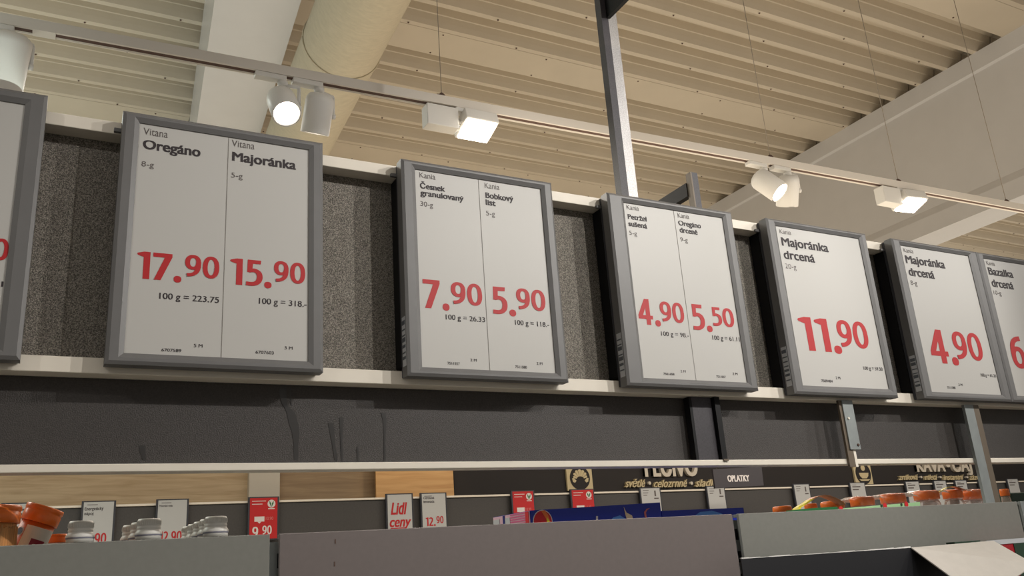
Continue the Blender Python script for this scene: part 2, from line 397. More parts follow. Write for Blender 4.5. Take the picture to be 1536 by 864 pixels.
for x in (-1.35, 1.16, 2.69, 3.48, 4.27, 5.9):
    y = TY(x)
    MB().tube([(x, y, ZT+.012), (x, y, H0-.004)], .0016, 6).build('suspension_wire', M['wire'], trk)
    MB().lathe([(.014, 0), (.014, .008), (.006, .018)], (x, y, ZT+.012), (0, 0, 1), 12).build('wire_clamp', M['slot'], trk)
def adapter(root, x, y, l=.11):
    MB().box(x-l/2, x+l/2, y-.016, y+.016, ZT-.040, ZT-.022, .003).build('adapter', M['white'], root)
def round_spot(x, dirv, label, off=(0, 0, -.10), lit=True, R=.047, L=.135, e=18):
    y = TY(x); root = empty('track_spotlight', (x, y, ZT-.04), label, 'lamp', 'round spotlights on the track')
    c = Vector((x, y, ZT)) + Vector(off); d = Vector(dirv).normalized()
    adapter(root, x-.04, y, .10)
    MB().lathe([(.006, 0), (.017, .004), (.017, .016), (.006, .02)], (x, y, ZT-.056), (0, 0, 1), 16).build('swivel', M['white'], root)
    b = c - d*(L*.5); e2 = c + d*(L*.5)
    s = MB(); s.lathe([(.020, 0), (.036, .004), (R-.002, .018), (R, .03), (R, L-.002), (R-.003, L), (R-.006, L-.002), (R-.010, L-.022), (.001, L-.024)], b, d, 36)
    s.build('lamp_body', M['white'], root)
    ax = d.cross(Vector((0, 0, 1))).normalized()
    if ax.x < 0: ax = -ax
    p = c + ax*(R+.006)
    MB().tube([(x, y, ZT-.05), Vector((p.x, p.y, ZT-.052)), p.lerp(Vector((p.x, p.y, ZT-.05)), .9), p], .006, 8).build('yoke_arm', M['white'], root)
    MB().lathe([(.009, -.006), (.009, .006)], p, ax, 16).build('pivot_screw', M['white'], root)
    lens = MB().lathe([(R-.010, 0), (R-.012, .003), (.001, .004)], e2-d*.018, d, 32).build('lens', M['glow'] if lit else M['reflector'], root)
    if lit:
        lp = e2 + d*.004
        light('SPOT', 'track_lamp_light', lp, e, WARM, lp+d, spot_size=math.radians(100), spot_blend=.6, shadow_soft_size=.03)
    return root
def flood(x, label, tilt, e=16, rz=0):
    """rectangular floodlight: flat driver box on the left, square head on the right"""
    y = TY(x); root = empty('track_floodlight', (x, y, ZT-.04), label, 'lamp', 'square floodlights on the track')
    adapter(root, x+.02, y, .12)
    s = MB().box(x-.155, x-.035, y-.026, y+.026, ZT-.115, ZT-.034, .003); s.build('driver_box', M['white'], root)
    c = Vector((x+.045, y, ZT-.080)); q = Euler((tilt, 0, rz)).to_matrix().to_4x4()
    T = Matrix.Translation(c) @ q
    s = MB()
    s.box(-.065, .065, -.055, .055, -.018, .03, .004)
    bmesh.ops.transform(s.bm, matrix=T, verts=s.bm.verts); s.build('lamp_head', M['white'], root)
    s = MB(); s.box(-.057, .057, -.047, .047, -.0235, -.0185); bmesh.ops.transform(s.bm, matrix=T, verts=s.bm.verts); s.build('light_panel', M['glow'], root)
    MB().tube([(x-.03, y, ZT-.075), (x-.018, y, ZT-.08)], .012, 12).build('hinge', M['white'], root)
    lp = T @ Vector((0, 0, -.03)); dn = (q.to_3x3() @ Vector((0, 0, -1)))
    light('SPOT', 'flood_light', lp, e, WARM, lp+dn, spot_size=math.radians(130), spot_blend=.7, shadow_soft_size=.04)
round_spot(-.175, (-.1, .45, -.88), 'white round spotlight cut off by the left edge of the picture', off=(0.0, .01, -.125), R=.055, L=.17)
round_spot(.60, (.06, -.55, -.80), 'lit round spotlight shining towards the viewer, above the sign reading 15.90', off=(.0, -.01, -.128), L=.125)
round_spot(.72, (-.03, .45, -.88), 'white round spotlight turned away, just right of the glaring one', off=(0.0, .015, -.125))
flood(1.245, 'lit square floodlight above the sign reading 7.90', -.30)
round_spot(2.64, (.32, -.55, -.75), 'lit round spotlight above the sign reading 11.90', off=(0.0, -.01, -.12))
round_spot(2.775, (.18, .45, -.86), 'round spotlight turned away, right of the lit one beside the concrete beam', off=(0.0, .015, -.12))
flood(3.48, 'lit square floodlight in front of the white concrete beam', -.30, rz=-.12)

# ---------------------------------------------------------------- near gondola: boards, strips, posts
GX0, GX1 = -1.6, 5.2
bxs = []
def board(name, m, z0, z1, label):
    return tag(bx(name, m, GX0, GX1, 1.68, 1.70, z0, z1), label, 'board')
board('header_board', M['board'], 1.9702, 2.445, 'dark speckled back board behind the price displays')
lb = board('header_board', M['board_lo'], 1.8158, 1.9697, 'dark smooth lower board with dried drips, under the price displays')
def rail(z0, z1, label, y0=1.64):
    return tag(MB().box(GX0, GX1, y0, 1.6795, z0, z1, .0015).build('shelf_rail', M['strip']), label, 'rail')
rail(2.4315, 2.457, 'cream white top rail of the dark board, behind the sign tops')
rail(1.970, 1.998, 'cream white rail below the price displays')
rail(1.802, 1.8155, 'white lowest rail above the open gap')
# dried drips running down the lower board
def drip(pts, r, parent):
    s = MB(); P = [at(u, v, 1.6795) for u, v, _ in pts]; w = [k*.001 for _, _, k in pts]
    top = [s.bm.verts.new((p.x-k, 1.6792, p.z)) for p, k in zip(P, w)]; bot = [s.bm.verts.new((p.x+k, 1.6792, p.z)) for p, k in zip(P, w)]
    for i in range(len(P)-1): s.bm.faces.new((top[i], bot[i], bot[i+1], top[i+1]))
    s.build('drip_mark', M['drip'], parent)
for d in ([(425, 576, 6), (424, 590, 7), (427, 606, 5), (431, 612, 5), (437, 620, 8), (440, 634, 9), (444, 650, 7), (444, 668, 4), (444, 690, 4)],
          [(435, 576, 1), (436, 592, 1), (437, 608, 1)],
          [(496, 634, 5), (498, 646, 5), (500, 664, 3), (504, 690, 3)],
          [(512, 626, 4), (512, 640, 3), (512, 660, 2), (513, 690, 2)],
          [(575, 619, 5), (577, 630, 4), (577, 650, 2), (577, 690, 2)],
          [(536, 670, 2), (537, 690, 2)], [(212, 668, 4), (214, 676, 5), (216, 690, 2)]):
    drip(d, 0, lb)
# posts
p = empty('steel_upright', (2.41, 1.66, 0), 'galvanised steel upright crossing the lowest rail at the far right', 'upright')
bx('front_face', M['steel'], 2.381, 2.421, 1.630, 1.639, .161, 1.969, p); bx('side_web', M['steel_dk'], 2.421, 2.446, 1.630, 1.639, .161, 1.969, p)
p = empty('steel_bracket', (1.888, 1.635, 1.794), 'light steel hanging bracket with bolt below the sign reading 11.90', 'bracket')
bx('bar', M['steel_dk'], 1.866, 1.888, 1.632, 1.6395, 1.794, 1.969, p); bx('bar_face', M['strip'], 1.8885, 1.899, 1.634, 1.6395, 1.794, 1.86, p)
bx('plate', M['steel'], 1.875, 1.914, 1.628, 1.6315, 1.838, 1.969, p, .001)
for x, z in ((1.905, 1.85), (1.887, 1.92)): MB().lathe([(.004, 0), (.003, .003)], (x, 1.628, z), (0, -1, 0), 12).build('bolt', M['slot'] if z < 1.9 else M['strip'], p)
p = empty('dark_post', (1.42, 1.66, 1.816), 'dark flat post in front of the lower board, below the sign reading 5.50', 'post')
bx('flat_bar', M['pole'], 1.389, 1.449, 1.655, 1.675, 1.816, 1.969, p); bx('black_edge', M['black'], 1.381, 1.3885, 1.655, 1.675, 1.816, 1.969, p)
bx('narrow_bar', M['black'], 1.452, 1.468, 1.645, 1.675, 1.8165, 1.969, p); bx('foot', M['steel_dk'], 1.449, 1.463, 1.636, 1.6395, 1.812, 1.817, p)
MB().lathe([(.004, 0), (.003, .003)], (1.485, 1.679, 1.826), (0, -1, 0), 10).build('bolt', M['steel'], p)

# tall pole behind the third display, with the dark blade panel that hangs from it
p = empty('sign_pole', (1.35, 1.76, 1.86), 'tall dark speckled pole rising behind the sign reading 4.90', 'pole')
bx('side_face', M['pole'], 1.323, 1.346, 1.749, 1.775, 2.02, 3.9, p); bx('front_face', M['pole_lit'], 1.346, 1.377, 1.750, 1.775, 2.02, 3.9, p)  # front face paler than the side: the light it catches is in its colour
tag(bx('blade_panel', M['black'], 1.340, 1.352, 1.0, 1.748, 3.092, 3.6), 'black blade panel edge on at the head of the tall pole', 'panel')
p = empty('sign_bracket', (1.55, 1.73, 2.4), 'dark bracket with receding arm behind the top of the sign reading 5.50', 'bracket')
bx('upright_bar', M['pole'], 1.545, 1.566, 1.715, 1.735, 2.2, 2.622, p); bx('edge_strip', M['steel_dk'], 1.541, 1.545, 1.714, 1.736, 2.2, 2.622, p)
bx('arm', M['black'], 1.538, 1.556, 1.736, 2.05, 2.556, 2.596, p)
MB().lathe([(.004, 0), (.0035, .003)], (1.538, 1.86, 2.572), (-1, 0, 0), 10).build('screw', M['label'], p)

# grey riser panels in front of the goods
def riser(x0, x1, m, z0, label, tilt=0.0):
    r = empty('riser_panel', ((x0+x1)/2, 1.63, z0), label, 'panel', None)
    MB().box(x0, x1, 1.62, 1.628, z0, 1.688, .0012).build('sheet', m, r)
    MB().box(x0+.001, x1-.001, 1.6285, 1.640, 1.680, 1.687, .0008).build('folded_lip', m, r)
    return r
riser(-1.0, .373, M['panel'], 1.30, 'grey riser panel at the lower left, in front of tubs and capped bottles')
r2 = riser(.390, 1.436, M['panel_warm'], 1.30, 'warm grey middle riser panel, in front of the blue boxes')
r3 = riser(1.454, 2.505, M['panel'], 1.30, 'grey riser panel in front of the orange lidded jars')
riser(2.520, 3.60, M['steel'], 1.30, 'bluish grey riser panel cut by the right edge')
for u, v in ((503, 812), (502, 846)):
    q = at(u, v, 1.6195); bx('scratch', M['slot'], q.x-.001, q.x+.001, 1.6193, 1.6199, q.z-.004, q.z+.004, r2)
for x in (.3815, 1.4455, 2.512):
    u_ = empty('steel_upright', (x, 1.65, 0), {.3815: 'slotted steel upright showing in the gap between the left and middle riser panels', 1.4455: 'slotted steel upright showing in the gap left of the orange jars', 2.512: 'slotted steel upright showing in the gap at the right edge'}[x], 'upright')
    bx('column', M['steel'], x-.005, x+.042, 1.642, 1.66, .161, 1.675, u_)
    for k in range(6): bx('slot', M['black'], x+.010, x+.018, 1.6405, 1.6425, 1.655-.05*k-.025, 1.655-.05*k, u_)
# shelves, base and uprights of the gondola
tag(bx('shelf', M['shelf'], GX0, GX1, 1.665, 2.12, 1.525, 1.545), 'grey shelf that carries the tubs, bottles and boxes behind the riser panels', 'shelf')
tag(bx('shelf', M['shelf'], GX0, GX1, 1.18, 1.615, 1.27, 1.29), 'grey near shelf that carries the black tray, in front of the riser panels', 'shelf')
tag(bx('gondola_base', M['panel'], GX0, GX1, 1.1, 2.2, 0, .16), 'grey plinth of the near gondola on the floor', 'plinth')
bx('back_panel', M['panel'], GX0, GX1, 1.662, 1.680, .16, 1.52, [o for o in bpy.data.objects if o.name == 'gondola_base'][0])

# ---------------------------------------------------------------- the electronic price displays
YF = 1.60
def display(x0, x1, z0, z1, paper, label, texts, divider=None, housing=True, tabs=True, group='large framed price displays'):
    """paper = (left, right, bottom, top) of the white area on the frame plane"""
    root = empty('price_display', ((x0+x1)/2, 1.64, z0), label, 'sign', group)
    a, b, c, d = paper
    # mitred bevelled frame
    s = MB()
    O = [(x0, z0), (x1, z0), (x1, z1), (x0, z1)]; I = [(a, c), (b, c), (b, d), (a, d)]
    e = .006
    Oi = [(x0+e, z0+e), (x1-e, z0+e), (x1-e, z1-e), (x0+e, z1-e)]
    rings = [[(x, YF+.028, z) for x, z in O], [(x, YF+.003, z) for x, z in O], [(x, YF-.001, z) for x, z in Oi],
             [(x+(1 if i in (0, 3) else -1)*-.009, YF-.001, z+(1 if i < 2 else -1)*-.009) for i, (x, z) in enumerate(I)], [(x, YF+.0035, z) for x, z in I], [(x, YF+.010, z) for x, z in I]]
    V = [[s.bm.verts.new(p) for p in r] for r in rings]
    for r, q in zip(V, V[1:]):
        for k in range(4): s.bm.faces.new((r[k], r[(k+1) % 4], q[(k+1) % 4], q[k]))
    s.build('frame', M['frame'], root)
    MB().box(x0+.0015, x1-.0015, YF+.0285, YF+.039, z0+.002, z1-.002, .002).build('back_cover', M['frame_side'], root)
    if housing:
        MB().box(x0+.004, x0+.10, YF+.041, YF+.078, z0+.028, 2.430, .002).build('mounting_box', M['black'], root)
    MB().box(a, b, YF+.006, YF+.009, c, d).build('screen', M['screen'], root)
    if housing:
        lab = MB().box(x0-.0006, x0-.0001, YF+.006, YF+.024, z0+.022, z0+.125).build('side_label', M['label'], root)
        s = MB(); zz = z0+.036
        while zz < z0+.112:
            s.box(x0-.0012, x0-.0007, YF+.007, YF+.023, zz, zz+random.choice((.003, .006, .009))); zz += .012
        s.build('label_print', M['labelg'], lab)
    if tabs: MB().box(x0-.012, x0+.03, 1.632, 1.6395, z1-.030, z1-.022, .001).build('hook_tab', M['frame'], root)
    yt = YF+.0055
    for t in texts:
        kind, txt, u0, v0, u1, cp = t
        tgt = MB()
        text_px(tgt, txt, u0, v0, u1, cp, yt, {'b': .034, 's': .016, 'l': .0, 'r': -1, 'q': -1}[kind])
        nm, mm = {'b': ('product_lettering', 'ink'), 's': ('small_lettering', 'ink'), 'l': ('thin_lettering', 'thin'), 'r': ('red_figures', 'red'), 'q': ('red_figures', 'red')}[kind]
        tgt.build(nm, M[mm], root)
    if divider: bx('divider_line', M['line'], divider-.00035, divider+.00035, yt-.0003, yt, c, d, root)
    return root
def plane_rect(tl, tr, br, bl):
    P = [at(u, v, YF) for u, v in (tl, tr, br, bl)]
    return ((P[0].x+P[3].x)/2, (P[1].x+P[2].x)/2, (P[2].z+P[3].z)/2, (P[0].z+P[1].z)/2)
Z0, Z1 = 1.976, 2.458
pr = lambda *a: plane_rect(*a)
a, b, c, d = pr((209, 185), (463, 220.7), (464.7, 538), (186.7, 532.7))
display(.0855, .464, 1.979, 2.463, (a, b, c, d), 'framed price display reading 17.90 and 15.90 for oregano and marjoram', [
    ('l', 'Vitana', 215, 201.3, 251.5, 10), ('b', 'Oregáno', 214, 222.7, 300.7, 13.7), ('l', '8-g', 212, 249, 230.7, 7.5),
    ('l', 'Vitana', 347.7, 219, 381.7, 9.5), ('b', 'Majoránka', 348, 240.7, 444, 13.3), ('l', '5-g', 346.7, 266, 364, 7.5),
    ('r', '17.', 203.3, 417, 271.7, 41), ('q', '90', 276.7, 414.3, 328.3, 33), ('r', '15.', 344, 426, 407.3, 39.5), ('q', '90', 410.7, 422.3, 457.7, 31.5),
    ('s', '100 g = 223.75', 238.7, 448, 328.3, 9), ('s', '100 g = 318.-', 388.3, 455.5, 460, 8.7),
    ('s', '6707589', 242, 527, 271.7, 4.7), ('s', '5 M', 290.7, 520.7, 303.7, 5), ('s', '6707603', 383.3, 530.3, 410.7, 4.7), ('s', '5 M', 427, 524, 439, 4.7)],
    divider=at(332.7, 535.5, YF).x, housing=False)
a2, b2, c2, d2 = pr((625.3, 252.7), (813.7, 282.3), (834, 559.3), (632, 550))
display(.635, 1.010, 1.980, 2.457, (a2, b2, c2, d2), 'framed price display reading 7.90 and 5.90 for garlic and bay leaf', [
    ('l', 'Kania', 629.3, 266, 653.3, 7.7), ('b', 'Česnek', 630.3, 282.3, 667.7, 8), ('b', 'granulovaný', 630.7, 293, 695.7, 8), ('l', '30-g', 630.7, 308.7, 649.7, 7),
    ('l', 'Kania', 727.3, 281.7, 749.3, 7.7), ('b', 'Bobkový', 728.3, 296.7, 770.3, 8.3), ('b', 'list', 728.7, 307.3, 743.7, 8.3), ('l', '5-g', 729.3, 323, 742.7, 7),
    ('r', '7.', 635.3, 461.5, 674.7, 43), ('q', '90', 677.3, 455.5, 724.3, 33), ('r', '5.', 738.7, 470.5, 774.7, 41), ('q', '90', 775.7, 463.5, 819.3, 31.5),
    ('s', '100 g = 26.33', 668.7, 479, 728, 7.5), ('s', '100 g = 118.-', 772.7, 487, 824, 7.2),
    ('s', '7511557', 671.3, 546.7, 690, 4), ('s', '2 M', 705.7, 542, 715.3, 4), ('s', '7511580', 773, 552, 790.7, 4), ('s', '2 M', 805, 547, 814, 4)],
    divider=at(736.7, 554, YF).x)
a3, b3, c3, d3 = pr((937, 302.7), (1085, 325.7), (1123, 574), (966, 565.7))
display(1.166, 1.560, 1.979, 2.456, (a3, b3, c3, d3), 'framed price display reading 4.90 and 5.50 for parsley and oregano', [
    ('l', 'Kania', 940.3, 313.7, 958.7, 6.5), ('b', 'Petržel', 942, 328.3, 970.3, 7.3), ('b', 'sušená', 943, 339, 971, 7.3), ('l', '5-g', 944.3, 352, 955.7, 6),
    ('l', 'Kania', 1017, 326, 1034, 6.5), ('b', 'Oregáno', 1018, 337.8, 1051.7, 7.2), ('b', 'drcené', 1020, 348.5, 1046.7, 7.4), ('l', '9-g', 1021, 362, 1032, 6),
    ('r', '4.', 959.3, 486, 992, 38.5), ('q', '90', 992, 482, 1028, 30), ('r', '5.', 1039.7, 494.5, 1069.7, 38.5), ('q', '50', 1069.3, 488.5, 1103, 28),
    ('s', '100 g = 98.-', 992, 503.5, 1034, 6.5), ('s', '100 g = 61.11', 1069, 509.5, 1110.3, 6.5),
    ('s', '7501658', 995.3, 562.3, 1012, 3.5), ('s', '2 M', 1021, 558.5, 1029, 3.5), ('s', '7511557', 1075, 566.5, 1089, 3.4), ('s', '2 M', 1099.3, 562.3, 1106.7, 3.5)],
    divider=at(1046.7, 570.7, YF).x)
a4, b4, c4, d4 = pr((1164, 338.3), (1289.7, 356), (1335.7, 584), (1206.7, 577.3))
display(1.681, 2.067, 1.975, 2.457, (a4, b4, c4, d4), 'framed price display reading 11.90 for crushed marjoram', [
    ('l', 'Kania', 1169.7, 350, 1187, 6.3), ('b', 'Majoránka', 1173, 368.3, 1243.3, 12.3), ('b', 'drcená', 1176.3, 388, 1223, 12.3), ('l', '20-g', 1178.3, 402.3, 1195, 7),
    ('r', '11.', 1204, 525, 1264.7, 50), ('q', '90', 1260, 520, 1306, 40), ('s', '100 g = 59.50', 1295.7, 554.5, 1324.7, 5),
    ('s', '7509484', 1232.3, 573, 1249.7, 4), ('s', '2 M', 1254, 568.7, 1261, 4)])
a5, b5, c5, d5 = pr((1350.7, 367.3), (1454, 382.3), (1505, 592.3), (1400.7, 587.3))
display(2.176, at(1464.5, 377, YF).x-.002, 1.977, 2.457, (a5, b5, c5, d5), 'framed price display reading 4.90 for crushed marjoram, right of the one reading 11.90', [
    ('l', 'Kania', 1356, 378, 1370.3, 5.8), ('b', 'Majoránka', 1359.3, 394.5, 1418.3, 11.5), ('b', 'drcená', 1364, 413.3, 1402.7, 11.6), ('l', '8-g', 1366.7, 427, 1376.3, 6.5),
    ('r', '4.', 1400, 544, 1440, 50), ('q', '90', 1434.7, 538.5, 1478, 41), ('s', '100 g = 61.25', 1471.7, 564.7, 1495, 4.5),
    ('s', '7511588', 1421.3, 582.7, 1433.7, 3.5), ('s', '2 M', 1438, 578.7, 1444.3, 3.5)])
x6 = at(1464.5, 377, YF).x
display(x6, x6+.40, 1.977, 2.457, (x6+.034, x6+.366, c5, d5), 'framed price display for crushed basil, cut by the right edge of the picture', [
    ('l', 'Kania', 1480.3, 397, 1492.7, 5.5), ('b', 'Bazalka', 1483.7, 411.8, 1520.7, 10.6), ('b', 'drcená', 1488.7, 430, 1521.3, 11), ('l', '10-g', 1491, 441.5, 1502.7, 6),
    ('r', '6.', 1522.3, 552, 1554, 48), ('s', '7', 1547, 590, 1549, 3.4)], tabs=False)
x0r = at(79, 150, YF).x
display(x0r-.39, x0r-.008, 1.979, 2.468, (x0r-.39+.035, x0r-.042, c, d), 'framed price display cut off by the left edge of the picture', [
    ('q', '90', -38, 387, 11, 33), ('s', '1', 1.5, 430, 4.5, 8)], housing=False, tabs=False)

# ---------------------------------------------------------------- goods behind the riser panels
SH = 1.546
def tub(name, x, y, ztop, r, label, tilt=0, body='pretzel', lidh=.030):
    root = empty(name, (x, y, SH), label, 'tub')
    hh = ztop-SH
    def fix(s):
        if tilt:
            bmesh.ops.transform(s.bm, matrix=Matrix.Translation((x, y, SH+r*.86*math.sin(tilt)+.001)) @ Matrix.Rotation(tilt, 4, 'Y') @ Matrix.Translation((-x, -y, -SH)), verts=s.bm.verts)
        return s
    b = fix(MB().lathe([(r*.84, 0), (r*.86, .01), (r*.90, hh-lidh)], (x, y, SH), (0, 0, 1), 40)).build('tub_body', M[body], root)
    fix(MB().lathe([(r*.905, hh-lidh-.0), (r*.905, hh-lidh+.002)], (x, y, SH), (0, 0, 1), 40)).build('salt_band', M['salt'], root)
    fix(MB().lathe([(r*.97, hh-lidh), (r*1.0, hh-lidh+.001), (r*1.0, hh-lidh*.42), (r*.985, hh-lidh*.38), (r*.985, hh-lidh*.30), (r*1.02, hh-lidh*.25), (r*1.02, hh-.003), (r*1.0, hh), (r*.96, hh), (r*.95, hh-.004), (.001, hh-.004)], (x, y, SH), (0, 0, 1), 48)).build('lid', M['orange'], root)
    return root, b, fix
# pretzel tub, upright
t1, b1, _ = tub('snack_tub', -.068, 1.80, 1.764, .050, 'upright clear tub of pretzel sticks with an orange lid, at the left edge')
# sticks seen through the wall of the tub
s = MB()
for k in range(44):
    a_ = math.pi + math.pi*k/43
    xx, yy = -.068+.0462*math.cos(a_), 1.80+.0462*math.sin(a_)
    s.box(xx-.0013, xx+.0013, yy-.0013, yy+.0013, SH+.01, 1.724+random.random()*.007)
s.build('pretzel_sticks', M['pretzel'], t1, kind='stuff')
# leaning tub with printed sleeve
TX, TYY = -.052, 1.885
t2, b2_, fix2 = tub('snack_tub', TX, TYY, 1.770, .0325, 'leaning tub with orange and white sleeve and orange lid', tilt=.33, body='orange_dk')
def arc_patch(name, m, x, y, r, a0, a1, z0, z1, parent, fix, n=14, slant=0.0):
    s = MB(); lo = []; hi = []
    for k in range(n+1):
        a_ = math.radians(a0+(a1-a0)*k/n); 
        lo.append(s.bm.verts.new((x+r*math.cos(a_), y+r*math.sin(a_), z0))); a2_ = a_+math.radians(slant)
        hi.append(s.bm.verts.new((x+r*math.cos(a2_), y+r*math.sin(a2_), z1)))
    for k in range(n): s.bm.faces.new((lo[k], lo[k+1], hi[k+1], hi[k]))
    fix(s); return s.build(name, m, parent)
arc_patch('white_sleeve', M['labelw'], TX, TYY, .0301, 238, 345, SH+.05, SH+.186, t2, fix2)
arc_patch('maroon_mark', M['maroon'], TX, TYY, .0306, 270, 318, SH+.138, SH+.165, t2, fix2)
arc_patch('red_mark', M['red'], TX, TYY, .0306, 205, 232, SH+.130, SH+.152, t2, fix2)
def disc(name, m, c, r, d, parent, fix, th=.0006):
    s = MB().lathe([(r, 0), (r, th)], c, d, 24); fix(s); return s.build(name, m, parent)
an = math.radians(222)
disc('round_mark', M['label'], (TX+.0303*math.cos(an), TYY+.0303*math.sin(an), SH+.172), .0080, (math.cos(an), math.sin(an), 0), t2, fix2)
disc('round_mark', M['bluegrey'], (TX+.0309*math.cos(an), TYY+.0309*math.sin(an), SH+.172), .006, (math.cos(an), math.sin(an), 0), t2, fix2)
s = MB(); me, ga, gb = glyphs('Cr', .02)
s.add_mesh(me, Matrix(((.017, 0, 0, TX+.003), (0, 0, 0, TYY-.0312), (0, .017, 0, SH+.145), (0, 0, 0, 1)))); fix2(s); s.build('sleeve_lettering', M['labelw'], t2)
t3, _, _ = tub('snack_tub', at(86, 800, 2.02).x, 2.02, 1.727, .018, 'small orange lidded tub peeking out behind the leaning tub', body='labelw', lidh=.016)

def capped_bottle(x, y, label, group='white capped dark bottles', full=True):
    root = empty('capped_bottle', (x, y, SH), label, 'bottle', group)
    MB().lathe([(.024, 0), (.026, .004), (.026, .12), (.022, .140), (.0195, .1535)], (x, y, SH), (0, 0, 1), 28).build('bottle_body', M['bottle'], root)
    z = SH+.150
    s = MB()
    s.lathe([(.0225, 0), (.0225, .006), (.0235, .009), (.0235, .012), (.0205, .0165), (.0198, .018), (.0205, .0195), (.0205, .0225), (.0195, .024), (.0205, .0255), (.0205, .0335), (.0185, .0370), (.001, .0372)], (x, y, z), (0, 0, 1), 40)
    cp = s.build('cap', M['cap'], root)
    MB().lathe([(.0228, .0062), (.0239, .0082), (.0238, .0090)], (x, y, z), (0, 0, 1), 32, cap=False).build('tamper_ring', M['cap_line'], cp)
    s = MB()
    for k in range(36):
        a_ = 2*math.pi*k/36; s.box(x+.0206*math.cos(a_)-.0006, x+.0206*math.cos(a_)+.0006, y+.0206*math.sin(a_)-.0006, y+.0206*math.sin(a_)+.0006, z+.0262, z+.0332)
    s.build('cap_ribs', M['cap'], cp, kind='stuff')
    return root
bt = capped_bottle(.0775, 1.78, 'white capped bottle standing alone between the tubs and the other bottles')
def more(dx, dy, label):
    c_ = copy_thing(bt, None, (dx, dy, 0)); c_['label'] = label; return c_
more(.190-.0775, 0, 'foremost of the row of white capped bottles in the middle')
more(.187-.0775, .085, 'second bottle back in the middle row of white caps')
more(.178-.0775, .15, 'third and farthest bottle in the middle row of white caps')
more(.308-.0775, 0, 'foremost of the right-hand row of white capped bottles')
for k, w_ in enumerate(('second', 'third', 'fourth', 'fifth and farthest')):
    more(.308-.0775-.002*k, .06+.062*k, w_ + ' bottle back in the right-hand row of white caps')

# blue boxes
def poly_print(name, m, pts, y, parent):
    s = MB(); P = [at(u, v, y) for u, v in pts]; s.bm.faces.new([s.bm.verts.new(p_) for p_ in P]); return s.build(name, m, parent)
g = empty('blue_box', (1.17, 1.87, SH), 'wide blue printed box with red emblem and pink striped end', 'box')
s = MB(); s.prism([(.990, 1.78, SH), (1.352, 1.78, SH), (1.354, 1.78, 1.7315), (.990, 1.78, 1.7235)], (0, .185, 0)); s.build('carton', M['blue'], g)
bx('pink_end', M['rosy'], .9880, .9895, 1.782, 1.964, SH, 1.7225, g)
for k in range(9): bx('pink_stripe', M['pink'], .9872, .9879, 1.80, 1.875, 1.722-.0055*k-.003, 1.722-.0055*k, g)
for y0_, y1_, m_ in ((1.785, 1.80, 'redp'), (1.876, 1.90, 'label'), (1.902, 1.912, 'blue_dk'), (1.930, 1.962, 'label')): bx('end_print', M[m_], .9868, .9878, y0_, y1_, SH, 1.722 if m_ in ('redp', 'blue_dk') else 1.716, g)
yb = 1.7793
for rr, m_, dy in ((.0255, 'card_white', 0), (.0235, 'redp', .0004)):
    disc('emblem', M[m_], (1.020, yb-dy+.0005, 1.6985), rr, (0, -1, 0), g, lambda s: s)
poly_print('yellow_swoosh', M['orange'], [(817, 765), (822, 772), (826, 784), (826, 790), (822, 790), (819, 778), (812, 767)], yb-.0012, g)
poly_print('yellow_swoosh', M['yellow'], [(820, 775), (824, 781), (825, 788), (821, 786)], yb-.0016, g)
poly_print('cream_swoosh', M['cream_p'], [(935.5, 760), (940, 769), (948, 773), (951, 782), (942, 784), (938, 772)], yb-.0004, g)
poly_print('pink_swoosh', M['pinkp'], [(975, 762), (970, 763), (966, 768), (967, 775), (972, 780), (970, 775), (969, 769), (971, 765)], yb-.0004, g)
poly_print('glow_print', M['sky'], [(912, 785), (920, 776), (930, 773), (938, 778), (942, 790)], yb-.0002, g)
poly_print('letter_top', M['card_white'], [(894, 774), (897, 774), (897, 790), (894, 790)], yb-.0004, g)
g = empty('blue_box', (1.5, 1.87, SH), 'lower blue printed box left of the orange lidded jars', 'box')
bx('carton', M['blue'], 1.364, 1.626, 1.79, 1.97, SH, 1.712, g); bx('end_flap', M['blue_dk'], 1.6265, 1.629, 1.792, 1.968, SH, 1.711, g)
poly_print('glow_print', M['sky'], [(1040, 775), (1050, 768), (1068, 766), (1082, 770), (1090, 776)], 1.7893, g)

# jars in shrink film on a printed card tray
def jar(u0, u1, vt, vb, label, y=1.80, m='orange'):
    A, B = at(u0, vt, y), at(u1, vt, y); zt = at((u0+u1)/2, vt, y).z; zb = at((u0+u1)/2, vb, y).z; x = (A.x+B.x)/2; r = (B.x-A.x)/2*y/math.hypot(x, y)*1.18
    root = empty('orange_lidded_jar', (x, y, SH), label, 'jar', 'orange lidded jars in shrink film')
    MB().lathe([(r*.92, 0), (r*.98, .01), (r*.98, zb-SH-.014), (r*.86, zb-SH-.002)], (x, y, SH), (0, 0, 1), 28).build('jar_body', M['jar'], root)
    s = MB(); n = 40; hh = zt-zb
    s.lathe([(r*.96, 0), (r, .001), (r, hh*.78), (r*.94, hh*.94), (r*.85, hh), (.001, hh)], (x, y, zb), (0, 0, 1), n); s.build('lid', M[m], root)
    return x, zt, r
jr = []
for j in ((1160, 1185, 759.5, 769, 'leftmost orange lidded jar, low beside the blue box', 1.86), (1207, 1224, 755.5, 765, 'small orange lid behind the yellow carrying strip', 1.92), (1232, 1263, 752, 763, 'orange lidded jar under the right end of the first carrying strip', 1.82),
          (1276, 1308, 746, 759, 'orange lidded jar left of the widest gap, above the mint card', 1.80), (1321, 1355, 741.5, 755, 'orange lidded jar above the mint tray edge with green dots', 1.80),
          (1371, 1405, 737, 750, 'orange lidded jar at the right end of the mint tray edge', 1.80), (1414, 1441, 735.5, 748, 'orange lidded jar under the second carrying strip', 1.80),
          (1443, 1473, 735.5, 749, 'orange lidded jar just left of the steel upright', 1.80), (1499, 1512, 733.5, 744, 'single orange lidded jar right of the steel upright', 1.80)):
    jr.append(jar(*j[:5], y=j[5]))
